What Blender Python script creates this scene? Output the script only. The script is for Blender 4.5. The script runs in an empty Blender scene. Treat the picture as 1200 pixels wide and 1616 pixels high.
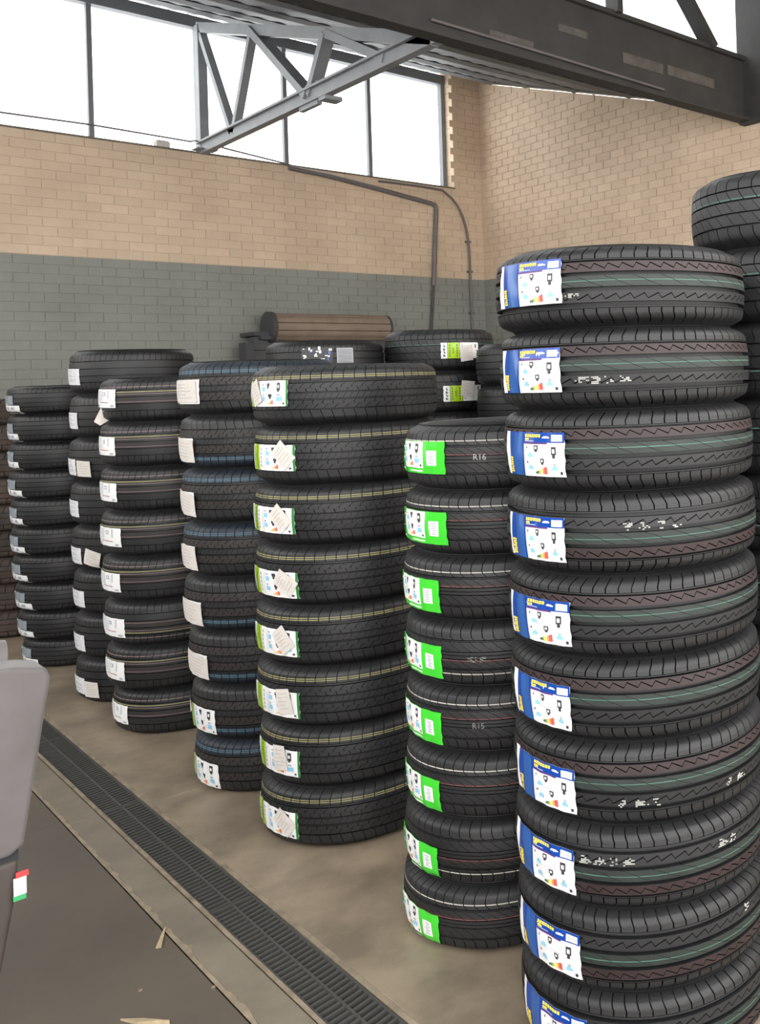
import bpy, bmesh, math, random
from mathutils import Matrix, Vector
random.seed(11)
sc = bpy.context.scene
COL = sc.collection
PI = math.pi
# ------------------------------------------------------------------ camera, world, exposure
CAM_H = 1.53
cd = bpy.data.cameras.new('camera'); cam = bpy.data.objects.new('camera', cd); COL.objects.link(cam)
R_ = Vector((0.67483655, -0.73718393, -0.03399236)); U_ = Vector((0.01704759, -0.03047719, 0.99939007)); F_ = Vector((0.73777029, 0.67500444, 0.00799991))
M = Matrix.Identity(4)
for i in range(3):
    M[i][0], M[i][1], M[i][2] = R_[i], U_[i], -F_[i]
M[2][3] = CAM_H
cam.matrix_world = M
cd.sensor_fit = 'AUTO'; cd.sensor_width = 36; cd.lens = 1480.571 / 1616 * 36
cd.shift_x = (600 - 1096.4) / 1616; cd.shift_y = (573.0 - 808) / 1616
cd.clip_start = 0.05; cd.clip_end = 200
sc.camera = cam
w = bpy.data.worlds.new('overcast_sky'); sc.world = w; w.use_nodes = True
bg = w.node_tree.nodes['Background']; bg.inputs[0].default_value = (1.0, 0.985, 0.96, 1); bg.inputs[1].default_value = 4.8
sc.view_settings.view_transform = 'Standard'; sc.view_settings.look = 'None'
sc.view_settings.exposure = 0.0; sc.view_settings.gamma = 1.0
try: sc.view_settings.use_curve_mapping = False
except Exception: pass

# ------------------------------------------------------------------ helpers
def new_obj(name, mesh, parent=None, loc=(0, 0, 0), rot=(0, 0, 0)):
    o = bpy.data.objects.new(name, mesh); COL.objects.link(o)
    o.location = loc; o.rotation_euler = rot
    if parent is not None: o.parent = parent
    return o
def tag(o, label=None, cat=None, group=None, kind=None):
    if label: o['label'] = label
    if cat: o['category'] = cat
    if group: o['group'] = group
    if kind: o['kind'] = kind
    return o
def empty(name, loc=(0, 0, 0), rz=0):
    o = new_obj(name, None, None, loc, (0, 0, rz)); o.empty_display_size = 0.05
    return o
class MB:
    def __init__(s): s.v = []; s.f = []; s.m = []; s.sm = []
    def face(s, pts, m=0, smooth=False):
        n = len(s.v); s.v += [tuple(p) for p in pts]; s.f.append(tuple(range(n, n + len(pts)))); s.m.append(m); s.sm.append(smooth)
    def grid(s, rows, m=0, smooth=True, mats=None):
        """rows[i][j] points; mats[j] material of band j"""
        n = len(s.v); a = len(rows); b = len(rows[0])
        for r in rows: s.v += [tuple(p) for p in r]
        for i in range(a - 1):
            for j in range(b - 1):
                s.f.append((n + i * b + j, n + (i + 1) * b + j, n + (i + 1) * b + j + 1, n + i * b + j + 1))
                s.m.append(mats[j] if mats else m); s.sm.append(smooth)
    def box(s, x0, x1, y0, y1, z0, z1, m=0, mat=None, skip=()):
        c = [(x0, y0, z0), (x1, y0, z0), (x1, y1, z0), (x0, y1, z0), (x0, y0, z1), (x1, y0, z1), (x1, y1, z1), (x0, y1, z1)]
        if mat is not None: c = [tuple(mat @ Vector(p)) for p in c]
        n = len(s.v); s.v += c
        for k, q in enumerate(((0, 3, 2, 1), (4, 5, 6, 7), (0, 1, 5, 4), (1, 2, 6, 5), (2, 3, 7, 6), (3, 0, 4, 7))):
            if k in skip: continue
            s.f.append(tuple(n + i for i in q)); s.m.append(m); s.sm.append(False)
    def bar(s, a, b, wx, wy, m=0, up=(0, 0, 1)):
        """rectangular bar from a to b"""
        a = Vector(a); b = Vector(b); d = (b - a); L = d.length; d.normalize()
        u = Vector(up)
        if abs(d.dot(u)) > 0.98: u = Vector((1, 0, 0))
        x = d.cross(u).normalized(); y = x.cross(d)
        mt = Matrix((x, y, d)).transposed().to_4x4(); mt.translation = a
        s.box(-wx / 2, wx / 2, -wy / 2, wy / 2, 0, L, m, mt)
    def tube(s, pts, r, seg=8, m=0, caps=True):
        pts = [Vector(p) for p in pts]; rows = []
        px = None
        for i, p in enumerate(pts):
            d = (pts[min(i + 1, len(pts) - 1)] - pts[max(i - 1, 0)]).normalized()
            if px is None:
                u = Vector((0, 0, 1)) if abs(d.z) < 0.9 else Vector((1, 0, 0)); px = d.cross(u).normalized()
            px = (px - d * px.dot(d)).normalized(); py = d.cross(px)
            rows.append([p + px * (r * math.cos(2 * PI * k / seg)) + py * (r * math.sin(2 * PI * k / seg)) for k in range(seg + 1)])
        s.grid(rows, m)
        if caps:
            s.face(rows[0][:-1], m); s.face(rows[-1][:-1][::-1], m)
    def lathe(s, prof, seg=96, m=0, z0=0, smooth=True):
        rows = [[(r * math.cos(2 * PI * k / seg), r * math.sin(2 * PI * k / seg), z + z0) for (r, z) in prof] for k in range(seg + 1)]
        s.grid(rows, m, smooth)
    def mesh(s, name, mats, merge=False):
        me = bpy.data.meshes.new(name); me.from_pydata(s.v, [], s.f)
        for mt in mats: me.materials.append(mt)
        me.polygons.foreach_set('material_index', s.m); me.polygons.foreach_set('use_smooth', s.sm)
        if merge:
            bm = bmesh.new(); bm.from_mesh(me); bmesh.ops.remove_doubles(bm, verts=bm.verts, dist=1e-5); bmesh.ops.recalc_face_normals(bm, faces=bm.faces); bm.to_mesh(me); bm.free()
        me.update(); return me
    def build(s, name, mats, parent=None, loc=(0, 0, 0), rot=(0, 0, 0), merge=False):
        return new_obj(name, s.mesh(name, mats if isinstance(mats, (list, tuple)) else [mats], merge), parent, loc, rot)

# ------------------------------------------------------------------ materials
def mat(name, col, rough=0.6, metal=0.0, spec=0.5, var=0.0, vscale=4.0, col2=None, bump=0.0, bscale=60.0, rnd=0.0, coords='Object', detail=6.0, stretch=None, sheen=0.0, ramp=(0.34, 0.68)):
    m = bpy.data.materials.new(name); m.use_nodes = True; nt = m.node_tree; b = nt.nodes['Principled BSDF']
    b.inputs['Base Color'].default_value = (*col, 1); b.inputs['Roughness'].default_value = rough; b.inputs['Metallic'].default_value = metal
    b.inputs['Specular IOR Level'].default_value = spec
    if sheen: b.inputs['Sheen Weight'].default_value = sheen
    need = var > 0 or col2 is not None or bump > 0
    if need:
        if coords == 'World':
            g = nt.nodes.new('ShaderNodeNewGeometry'); src = g.outputs['Position']
        else:
            g = nt.nodes.new('ShaderNodeTexCoord'); src = g.outputs['Object']
        if stretch:
            mp = nt.nodes.new('ShaderNodeMapping'); mp.inputs['Scale'].default_value = stretch; nt.links.new(src, mp.inputs[0]); src = mp.outputs[0]
    last = None
    if var > 0 or col2 is not None:
        n = nt.nodes.new('ShaderNodeTexNoise'); n.inputs['Scale'].default_value = vscale; n.inputs['Detail'].default_value = detail; n.inputs['Roughness'].default_value = 0.62
        nt.links.new(src, n.inputs['Vector'])
        cr = nt.nodes.new('ShaderNodeValToRGB'); cr.color_ramp.elements[0].position = ramp[0]; cr.color_ramp.elements[1].position = ramp[1]
        c2 = col2 if col2 is not None else tuple(c * (1 - var) for c in col)
        cr.color_ramp.elements[0].color = (*c2, 1); cr.color_ramp.elements[1].color = (*col, 1)
        nt.links.new(n.outputs['Fac'], cr.inputs['Fac']); last = cr.outputs['Color']
        nt.links.new(last, b.inputs['Base Color'])
    if rnd > 0:
        oi = nt.nodes.new('ShaderNodeObjectInfo'); hs = nt.nodes.new('ShaderNodeHueSaturation')
        mr = nt.nodes.new('ShaderNodeMapRange'); mr.inputs['To Min'].default_value = 1 - rnd; mr.inputs['To Max'].default_value = 1 + rnd
        nt.links.new(oi.outputs['Random'], mr.inputs['Value']); nt.links.new(mr.outputs['Result'], hs.inputs['Value'])
        if last is not None: nt.links.new(last, hs.inputs['Color'])
        else: hs.inputs['Color'].default_value = (*col, 1)
        nt.links.new(hs.outputs['Color'], b.inputs['Base Color'])
    if bump > 0:
        n2 = nt.nodes.new('ShaderNodeTexNoise'); n2.inputs['Scale'].default_value = bscale; n2.inputs['Detail'].default_value = 5
        nt.links.new(src, n2.inputs['Vector'])
        bp = nt.nodes.new('ShaderNodeBump'); bp.inputs['Strength'].default_value = bump; bp.inputs['Distance'].default_value = 0.004
        nt.links.new(n2.outputs['Fac'], bp.inputs['Height']); nt.links.new(bp.outputs['Normal'], b.inputs['Normal'])
    return m
MT = {}
RUB = (0.0145, 0.015, 0.016)
MT['rubber'] = mat('tyre_rubber', RUB, 0.48, spec=0.40, var=0.3, vscale=9, bump=0.12, bscale=220, rnd=0.15)
MT['rubber_red'] = mat('tyre_rubber_red_tint', (0.029, 0.0165, 0.0175), 0.55, spec=0.4, var=0.4, vscale=14)
MT['rubber_green'] = mat('tyre_rubber_green_tint', (0.018, 0.025, 0.022), 0.55, spec=0.4, var=0.3, vscale=14)
MT['rubber_blue'] = mat('tyre_rubber_blue_tint', (0.012, 0.019, 0.029), 0.55, spec=0.4, var=0.3, vscale=14)
MT['rubber_brown'] = mat('tyre_rubber_brown_tint', (0.023, 0.0185, 0.0178), 0.55, spec=0.4, var=0.3, vscale=14)
MT['ln_green'] = mat('green_tread_line', (0.07, 0.17, 0.13), 0.7, var=0.5, vscale=9)
MT['ln_white'] = mat('white_tread_line', (0.55, 0.52, 0.46), 0.7, var=0.3, vscale=20)
MT['ln_red'] = mat('red_tread_line', (0.22, 0.075, 0.07), 0.7, var=0.5, vscale=9)
MT['ln_yel'] = mat('yellow_tread_line', (0.38, 0.34, 0.15), 0.7, var=0.4, vscale=12)
MT['ln_blue'] = mat('blue_tread_line', (0.10, 0.20, 0.28), 0.7, var=0.4, vscale=12)
MT['ln_pink'] = mat('pink_tread_line', (0.26, 0.17, 0.18), 0.7, var=0.4, vscale=12)
MT['stencil'] = mat('white_stencil_paint', (0.42, 0.42, 0.40), 0.8, var=0.4, vscale=30)
MT['stencil_grey'] = mat('grey_stencil_paint', (0.22, 0.22, 0.21), 0.8, var=0.4, vscale=30)
MT['rubber_dust'] = mat('dusty_brown_rubber', (0.085, 0.062, 0.05), 0.8, spec=0.2, col2=(0.035, 0.03, 0.028), vscale=5, rnd=0.3)
PC = dict(white=(0.70, 0.70, 0.70), offwhite=(0.62, 0.59, 0.55), blue=(0.004, 0.045, 0.27), blue2=(0.018, 0.085, 0.30), yellow=(0.85, 0.62, 0.05), purple=(0.09, 0.02, 0.14),
          grey=(0.33, 0.34, 0.36), lgrey=(0.58, 0.58, 0.60), black=(0.03, 0.03, 0.035), cyan=(0.22, 0.47, 0.66), red=(0.60, 0.05, 0.04), orange=(0.80, 0.30, 0.08), amber=(0.85, 0.60, 0.15),
          green=(0.045, 0.50, 0.03), green2=(0.25, 0.62, 0.20), dgreen=(0.02, 0.16, 0.03), lime=(0.33, 0.52, 0.02), dlime=(0.06, 0.12, 0.01), slate=(0.30, 0.31, 0.37), maroon=(0.30, 0.10, 0.10), silver=(0.22, 0.25, 0.28), olive=(0.25, 0.34, 0.10))
PN = list(PC); PI_ = {n: i for i, n in enumerate(PN)}
PMATS = [mat('print_' + n, PC[n], 0.22 if n in ('blue', 'blue2', 'green', 'lime', 'silver') else 0.5, spec=0.5) for n in PN]
MT['paper'] = mat('handwritten_note_paper', (0.60, 0.56, 0.52), 0.85, var=0.12, vscale=30)
MT['pen'] = mat('faint_pen_marks', (0.28, 0.25, 0.26), 0.9)
MT['tan'] = mat('tan_painted_brick', (0.67, 0.525, 0.385), 0.7, col2=(0.56, 0.43, 0.31), vscale=1.6, bump=0.25, bscale=45, rnd=0.05, coords='World')
MT['grey'] = mat('grey_painted_brick', (0.275, 0.282, 0.255), 0.6, col2=(0.23, 0.235, 0.21), vscale=1.8, bump=0.25, bscale=45, rnd=0.05, coords='World')
MT['tan_m'] = MT['tan']
MT['grey_m'] = MT['grey']
MT['conc'] = mat('stained_concrete', (0.270, 0.215, 0.155), 0.5, col2=(0.160, 0.128, 0.093), vscale=3.4, bump=0.2, bscale=30, coords='World', detail=12, ramp=(0.38, 0.60))
MT['conc_strip'] = mat('worn_grey_concrete', (0.215, 0.182, 0.136), 0.6, col2=(0.135, 0.116, 0.088), vscale=4.0, bump=0.2, bscale=40, coords='World', detail=10)
MT['conc_dark'] = mat('dark_floor_slab', (0.112, 0.089, 0.066), 0.55, col2=(0.080, 0.066, 0.051), vscale=2.0, bump=0.08, bscale=40, coords='World', detail=9)
MT['edge'] = mat('pale_concrete_edge', (0.30, 0.24, 0.17), 0.8, var=0.5, vscale=14, coords='World')
MT['pit'] = mat('drain_channel_dirt', (0.03, 0.028, 0.025), 0.9)
MT['grate'] = mat('dark_grate_plastic', (0.058, 0.057, 0.054), 0.5, spec=0.5)
MT['steel_edge'] = mat('drain_edge_steel', (0.14, 0.125, 0.105), 0.5, metal=0.3, var=0.4, vscale=18)
MT['roof'] = mat('grey_roof_sheet', (0.19, 0.20, 0.215), 0.6, var=0.25, vscale=2.0)
MT['truss'] = mat('grey_truss_paint', (0.27, 0.285, 0.305), 0.5, var=0.2, vscale=5)
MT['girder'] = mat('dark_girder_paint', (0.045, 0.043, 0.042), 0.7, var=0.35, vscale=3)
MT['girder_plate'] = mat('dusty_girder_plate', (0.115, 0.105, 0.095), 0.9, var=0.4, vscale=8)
MT['frame'] = mat('window_frame_steel', (0.19, 0.20, 0.21), 0.6)
MT['pipe'] = mat('grey_conduit', (0.17, 0.15, 0.15), 0.5, var=0.2, vscale=6)
MT['wood'] = mat('pale_wood_chip', (0.45, 0.35, 0.22), 0.8, var=0.3, vscale=40)
MT['shut'] = mat('brown_shutter_slat', (0.30, 0.225, 0.17), 0.55, var=0.25, vscale=5)
MT['shut_dark'] = mat('dark_shutter_end', (0.055, 0.055, 0.06), 0.7)
MT['shut_body'] = mat('dark_shutter_curtain', (0.07, 0.072, 0.075), 0.7)
MT['seat'] = mat('grey_upholstery', (0.110, 0.100, 0.103), 0.7, col2=(0.080, 0.069, 0.065), vscale=5, sheen=0.2)
MT['seat2'] = mat('brown_grey_upholstery', (0.060, 0.046, 0.039), 0.7, var=0.3, vscale=6)
MT['seam'] = mat('dark_seam', (0.02, 0.02, 0.022), 0.8)
MT['tag_r'] = mat('tag_red', (0.55, 0.04, 0.04), 0.6); MT['tag_w'] = mat('tag_white', (0.75, 0.72, 0.70), 0.6); MT['tag_g'] = mat('tag_green', (0.03, 0.30, 0.10), 0.6)
g = bpy.data.materials.new('window_glass'); g.use_nodes = True; nt = g.node_tree; nt.nodes.clear()
o_ = nt.nodes.new('ShaderNodeOutputMaterial'); tr = nt.nodes.new('ShaderNodeBsdfTransparent'); gl = nt.nodes.new('ShaderNodeBsdfGlossy'); mx = nt.nodes.new('ShaderNodeMixShader')
tr.inputs[0].default_value = (0.93, 0.95, 0.96, 1); gl.inputs['Roughness'].default_value = 0.02
mx.inputs[0].default_value = 0.04; nt.links.new(tr.outputs[0], mx.inputs[1]); nt.links.new(gl.outputs[0], mx.inputs[2]); nt.links.new(mx.outputs[0], o_.inputs[0])
MT['glass'] = g

# ------------------------------------------------------------------ the setting
YW, XW = 10.15, 7.13                     # far brick wall, right brick wall
CH = 0.0871; BL = 0.235; J = 0.005       # course height, brick length, joint
Z_PAINT = 32 * CH; Z_SILL = 45 * CH
Z_SOFF = lambda y: CAM_H + 2.51 + 0.2905 * (y - 5.68)     # underside of the near roof slope
# floor
fl = MB(); fl.box(-4, XW + 0.3, -3, YW + 0.3, -0.30, -0.16); floor = fl.build('floor', MT['pit']); tag(floor, kind='structure')
def slab(x0, x1, y0, y1, m, top=0.0, name='concrete_slab'):
    b = MB(); c = 0.004
    b.box(x0, x1, y0, y1, -0.16, top - c)
    b.v[4:8] = [(x0, y0, top - c), (x1, y0, top - c), (x1, y1, top - c), (x0, y1, top - c)]
    b.f.pop(1); b.m.pop(); b.sm.pop()
    q = [(x0 + c, y0 + c, top), (x1 - c, y0 + c, top), (x1 - c, y1 - c, top), (x0 + c, y1 - c, top)]; p = b.v[4:8]
    b.face(q)
    for i in range(4): b.face([p[i], p[(i + 1) % 4], q[(i + 1) % 4], q[i]])
    return b.build(name, m, floor)
YJ = 3.92
slab(1.176, XW + 0.2, YJ - 0.05, YW + 0.2, MT['conc']); slab(1.176, XW + 0.2, -3, YJ - 0.053, MT['conc'])
slab(0.925, 1.022, YJ, YW + 0.2, MT['conc_strip']); slab(0.925, 1.022, -3, YJ - 0.007, MT['conc_strip'])
slab(-4, 0.917, YJ + 0.03, YW + 0.2, MT['conc_dark'], -0.001); slab(-4, 0.917, -3, YJ + 0.024, MT['conc_dark'], -0.001)
slab(1.034, 1.161, 5.94, YW + 0.2, MT['conc_strip'], -0.001); slab(1.034, 1.161, -3, 0.93, MT['conc_strip'], -0.001)
# drain kerbs
for x0, x1 in ((1.022, 1.034), (1.161, 1.176)):
    b = MB(); n = 60; rows = []
    for k in range(n + 1):
        y = -3 + 13.3 * k / n; jx = random.uniform(-0.002, 0.002)
        rows.append([(x0 + jx, y, 0.0015), (x1 + jx, y, 0.0015)])
    b.grid(rows); b.box(x0 + 0.002, x1 - 0.002, -3, 10.3, -0.16, 0.0)
    b.build('drain_edge', MT['edge'], floor)

# brick walls
def brick_mesh(L, m, name):
    b = MB(); d = 0.006; h = CH - J; l = L - J; e = 0.002
    b.face([(e, -d, e), (l - e, -d, e), (l - e, -d, h - e), (e, -d, h - e)])
    for p, q in (((0, 0), (l, 0)), ((l, 0), (l, h)), ((l, h), (0, h)), ((0, h), (0, 0))):
        ins = lambda t: (min(max(t[0], e), l - e), -d, min(max(t[1], e), h - e))
        b.face([(p[0], 0.006, p[1]), (q[0], 0.006, q[1]), ins(q), ins(p)])
    return b.mesh(name, [m])
BRM = {}
def get_brick(L, key):
    k = (round(L, 3), key)
    if k not in BRM: BRM[k] = brick_mesh(L, MT[key], 'brick')
    return BRM[k]
def brick_wall(wall, origin, along, length, zlim, single, cut=None, base=0.0):
    """origin at the wall's left foot seen from the room; along = angle of the wall's direction. single(s,k)->bool picks the bricks built one by one"""
    ca, sa = math.cos(along), math.sin(along); field = {'tan': MB(), 'grey': MB()}; cnt = 0
    k = 0
    while (k + 1) * CH <= zlim(0) + 1e-6 or k < 400:
        if k * CH > 6.0: break
        off = -(BL / 2) * (k % 2); s = off
        while s < length - 1e-6:
            a = max(s, 0); e = min(s + BL, length); s += BL
            if e - a < 0.03: continue
            if (k + 1) * CH > zlim((a + e) / 2) + 1e-6: continue
            if cut and cut(a, e, k): continue
            key = 'tan' if k >= 32 else 'grey'; z = k * CH + J / 2; L = e - a
            pr = random.uniform(0, 0.0025)
            P = Vector((origin[0] + ca * (a + J / 2) + sa * pr, origin[1] + sa * (a + J / 2) - ca * pr, z))
            if single(a, k) and cnt < 300:
                cnt += 1
                new_obj('brick', get_brick(L, key), wall, P, (0, 0, along))
            else:
                f = field[key]; mt = Matrix.Translation(P) @ Matrix.Rotation(along, 4, 'Z')
                src = get_brick(L, key); n = len(f.v)
                f.v += [tuple(mt @ v.co) for v in src.vertices]
                for pl in src.polygons: f.f.append(tuple(n + i for i in pl.vertices)); f.m.append(0); f.sm.append(False)
        k += 1
    for key, f in field.items():
        if f.v: tag(f.build('brick_field', MT[key], wall), kind='stuff')
# far wall: sill-high with a full-height pier at its right end
X0 = -3.2; XO = 6.73
b = MB(); b.box(X0, XW + 0.3, YW, YW + 0.25, 0, Z_PAINT, 1); b.box(X0, XO, YW, YW + 0.25, Z_PAINT, Z_SILL, 0); b.box(XO, XW + 0.3, YW, YW + 0.25, Z_PAINT, 5.6, 0)
wall_b = b.build('wall_back', [MT['tan_m'], MT['grey_m']]); tag(wall_b, kind='structure')
brick_wall(wall_b, (X0, YW - 0.0), 0.0, XW - X0, lambda s: Z_SILL if X0 + s < XO - 0.01 else 5.35,
           lambda s, k: k >= 32 and X0 + s > 1.75 and k < 45)
# brick reveal at the window's right jamb
for k in range(45, 62):
    bb = MB(); hb = CH - J; L = 0.195 if k % 2 else 0.185
    bb.box(XO - 0.006, XO + 0.02, YW + 0.004, YW + L, k * CH + J / 2, k * CH + J / 2 + hb); bb.build('brick', MT['tan'], wall_b)
def prism_x(b, x0, x1, poly, m):
    n = len(poly); A = [(x0, y, q) for y, q in poly]; B = [(x1, y, q) for y, q in poly]
    b.face(A, m); b.face(B[::-1], m)
    for k in range(n): b.face([A[k], A[(k + 1) % n], B[(k + 1) % n], B[k]], m)
Z2 = CAM_H + 4.25; Z2L = CAM_H + 2.9      # second bay: top and foot of its slope
b = MB(); b.box(XW, XW + 0.25, -3, YW + 0.25, 0, Z_PAINT, 1)
prism_x(b, XW, XW + 0.25, [(-3, Z_PAINT), (YW + 0.25, Z_PAINT), (YW + 0.25, Z_SOFF(YW + 0.25)), (5.72, Z_SOFF(5.72)), (5.70, Z2), (1.1, Z2L), (-3, Z2L)], 0)
wall_r = b.build('wall_right', [MT['tan_m'], MT['grey_m']]); tag(wall_r, kind='structure')
brick_wall(wall_r, (XW, YW), -PI / 2, 6.2, lambda s: Z_SOFF(YW - s) - 0.01 if s < 4.43 else CAM_H + 2.5, lambda s, k: 33 <= k <= 57 and 1.35 < s < 4.65)
# sill cap
b = MB(); b.box(X0, XO, YW - 0.012, YW + 0.25, Z_SILL, Z_SILL + 0.018); tag(b.build('trim_1', MT['conc_strip']), kind='structure')
# window band
win = empty('window_1'); tag(win, kind='structure')
YG = YW + 0.20; ZH = CAM_H + 3.76
b = MB(); b.box(X0, XO, YG - 0.03, YG + 0.03, Z_SILL + 0.018, Z_SILL + 0.05); b.box(XO - 0.06, XO - 0.006, YG - 0.04, YG + 0.04, Z_SILL, ZH); b.build('window_frame', MT['frame'], win)
b = MB(); b.box(X0, XO, YG - 0.05, YG + 0.05, ZH - 0.02, ZH + 0.10); b.build('window_head', MT['roof'], win)
mx_ = [-1.2, -0.2, 0.8, 1.79, 2.79, 3.77, 4.68, 5.69]
for x in mx_:
    b = MB(); b.box(x - 0.022, x + 0.022, YG - 0.028, YG + 0.028, Z_SILL + 0.02, ZH); b.build('mullion', MT['frame'], win)
xs = [X0] + mx_ + [XO - 0.05]
for a, e in zip(xs, xs[1:]):
    b = MB(); b.box(a + 0.01, e - 0.01, YG - 0.003, YG + 0.003, Z_SILL + 0.03, ZH); b.build('pane', MT['glass'], win)
# roof slope over the far bay (corrugated sheet), purlins
def roof_slope(y_hi, y_lo, z_hi, z_lo, x0, x1, name):
    b = MB(); rows = []; p = 0.19; n = int((x1 - x0) / p * 4)
    for k in range(n + 1):
        x = x0 + (x1 - x0) * k / n; dz = 0.006 * math.sin(2 * PI * x / p)
        rows.append([(x, y_lo, z_lo + dz), (x, y_hi, z_hi + dz)])
    b.grid(rows); rows2 = [[(q[0], q[1], q[2] + 0.05) for q in r] for r in rows]; b.grid(rows2)
    return b.build(name, MT['roof'])
ceil = roof_slope(YW + 0.35, 5.70, Z_SOFF(YW + 0.35) + 0.03, Z_SOFF(5.70) + 0.03, X0, XW + 0.2, 'ceiling'); tag(ceil, kind='structure')
for y in (6.35, 7.25, 8.15, 9.05, 9.75):
    b = MB(); z = Z_SOFF(y) + 0.03; b.box(X0, XW - 0.05, y - 0.03, y + 0.03, z - 0.022, z); b.box(X0, XW - 0.05, y - 0.05, y + 0.05, z - 0.026, z - 0.022); b.build('purlin', MT['roof'], ceil)
# second sawtooth bay above the camera: its glazing stands on the girder, its slope falls toward the viewer's back
c2 = roof_slope(5.75, 1.1, Z2, Z2L, -4.0, XW + 0.2, 'ceiling'); tag(c2, kind='structure')
win2 = empty('window_2'); tag(win2, kind='structure')
ZG1 = CAM_H + 3.02
b = MB(); b.box(-4, XW, 5.74, 5.80, ZG1 - 0.02, ZG1 + 0.03); b.box(-4, XW, 5.74, 5.80, Z2 - 0.12, Z2); b.build('window_frame', MT['frame'], win2)
xs2 = [-4, -3, -2, -1, 0, 1.0, 2.0, 3.0, 4.34, 5.38, 7.1]
for a, e in zip(xs2, xs2[1:]):
    b = MB(); b.box(a + 0.01, e - 0.01, 5.765, 5.771, ZG1, Z2 - 0.1); b.build('pane', MT['glass'], win2)

# unseen low left wall, added to cut level light and admit high light
b = MB(); b.box(-4.25, -4.0, 1.1, YW + 0.25, 0, 2.3, 1); b.box(-4.27, -3.98, 1.1, YW + 0.25, 2.3, 2.36, 0)
tag(b.build('shade_wall_left', [MT['tan'], MT['grey']]), kind='structure')

# valley girder along the far bay with its web members
gd = empty('valley_girder', (0, 5.68, 0)); tag(gd, 'deep dark steel valley girder running below the upper glazing to the right brick wall', 'girder')
gy = 5.68; ZL = CAM_H + 2.39
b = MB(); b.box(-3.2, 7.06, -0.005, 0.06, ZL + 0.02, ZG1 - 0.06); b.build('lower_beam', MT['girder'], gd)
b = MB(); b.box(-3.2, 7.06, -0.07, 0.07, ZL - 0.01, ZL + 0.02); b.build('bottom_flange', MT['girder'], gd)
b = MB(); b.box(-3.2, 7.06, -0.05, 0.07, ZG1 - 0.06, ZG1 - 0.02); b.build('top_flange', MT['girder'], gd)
for a, e, ww in (((5.35, -0.02, ZG1 - 0.04), (5.35, -0.02, Z2 - 0.05), 0.15), ((6.56, -0.02, ZG1 - 0.04), (5.45, -0.02, Z2 - 0.05), 0.15), ((4.36, -0.02, ZG1 - 0.04), (5.3, -0.02, Z2 - 0.05), 0.13), ((4.3, -0.02, ZG1 - 0.06), (4.3, -0.02, Z2 - 0.05), 0.12)):
    b = MB(); b.bar(a, e, 0.06, ww, up=(0, 1, 0)); b.build('web_member', MT['girder'], gd)
b = MB(); b.box(7.03, 7.12, -0.28, 0.06, ZL - 0.03, Z2 - 0.20); b.build('end_post', MT['girder'], gd)
for x0, x1, z0, z1 in ((5.44, 5.92, 2.60, 2.69), (5.98, 6.60, 2.61, 2.70), (4.75, 5.05, 2.70, 2.76), (4.1, 4.5, 2.50, 2.55)):
    b = MB(); b.box(x0, x1, -0.011, -0.005, CAM_H + z0, CAM_H + z1); b.build('cover_plate', MT['girder_plate'], gd)
b = MB(); b.tube([(3.6, -0.03, ZL + 0.10), (4.6, -0.03, ZL + 0.09), (5.9, -0.03, ZL + 0.07)], 0.012); b.build('conduit', MT['pipe'], gd)

# roof truss in the far bay
XT = 3.72; tr_ = empty('roof_truss', (XT, 0, 0)); tag(tr_, 'grey steel roof truss with V-shaped webs crossing the tall window band', 'truss')
zb = CAM_H + 2.44
def member(name, a, e, t, wd):
    b = MB(); b.bar((0, a[0], a[1]), (0, e[0], e[1]), t, wd, up=(1, 0, 0)); return b.build(name, MT['truss'], tr_)
member('bottom_chord', (10.12, zb), (5.76, zb), 0.12, 0.07)
b = MB(); b.bar((-0.05, 10.12, zb + 0.045), (-0.05, 5.76, zb + 0.045), 0.02, 0.035, up=(1, 0, 0)); b.build('chord_angle', MT['truss'], tr_)
member('top_chord', (10.12, Z_SOFF(10.12) - 0.12), (5.80, Z_SOFF(5.80) - 0.12), 0.10, 0.07)
member('post', (10.10, zb - 0.04), (10.10, Z_SOFF(10.1) - 0.1), 0.10, 0.085)
so = lambda y: Z_SOFF(y) - 0.12
member('web_diagonal', (10.06, CAM_H + 3.62), (9.33, zb), 0.06, 0.07)
member('web_diagonal', (9.30, zb), (8.82, so(8.82)), 0.06, 0.07)
member('web_diagonal', (8.82, so(8.82)), (7.72, zb), 0.07, 0.12)
member('web_diagonal', (7.70, zb), (7.38, so(7.38)), 0.07, 0.10)
member('web_diagonal', (7.38, so(7.38)), (6.45, zb), 0.07, 0.09)
b = MB(); b.box(-0.02, 0.02, 7.56, 7.90, zb - 0.10, zb + 0.10); b.build('gusset_plate', MT['truss'], tr_)
b = MB(); b.box(-0.10, 0.10, 9.98, 10.135, Z_SILL + 0.019, zb - 0.02); b.build('bearing_shoe', MT['truss'], tr_)
b = MB(); b.box(-0.03, 0.12, 7.40, 7.52, zb - 0.09, zb - 0.055); b.build('bracket', MT['truss'], tr_)

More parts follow.
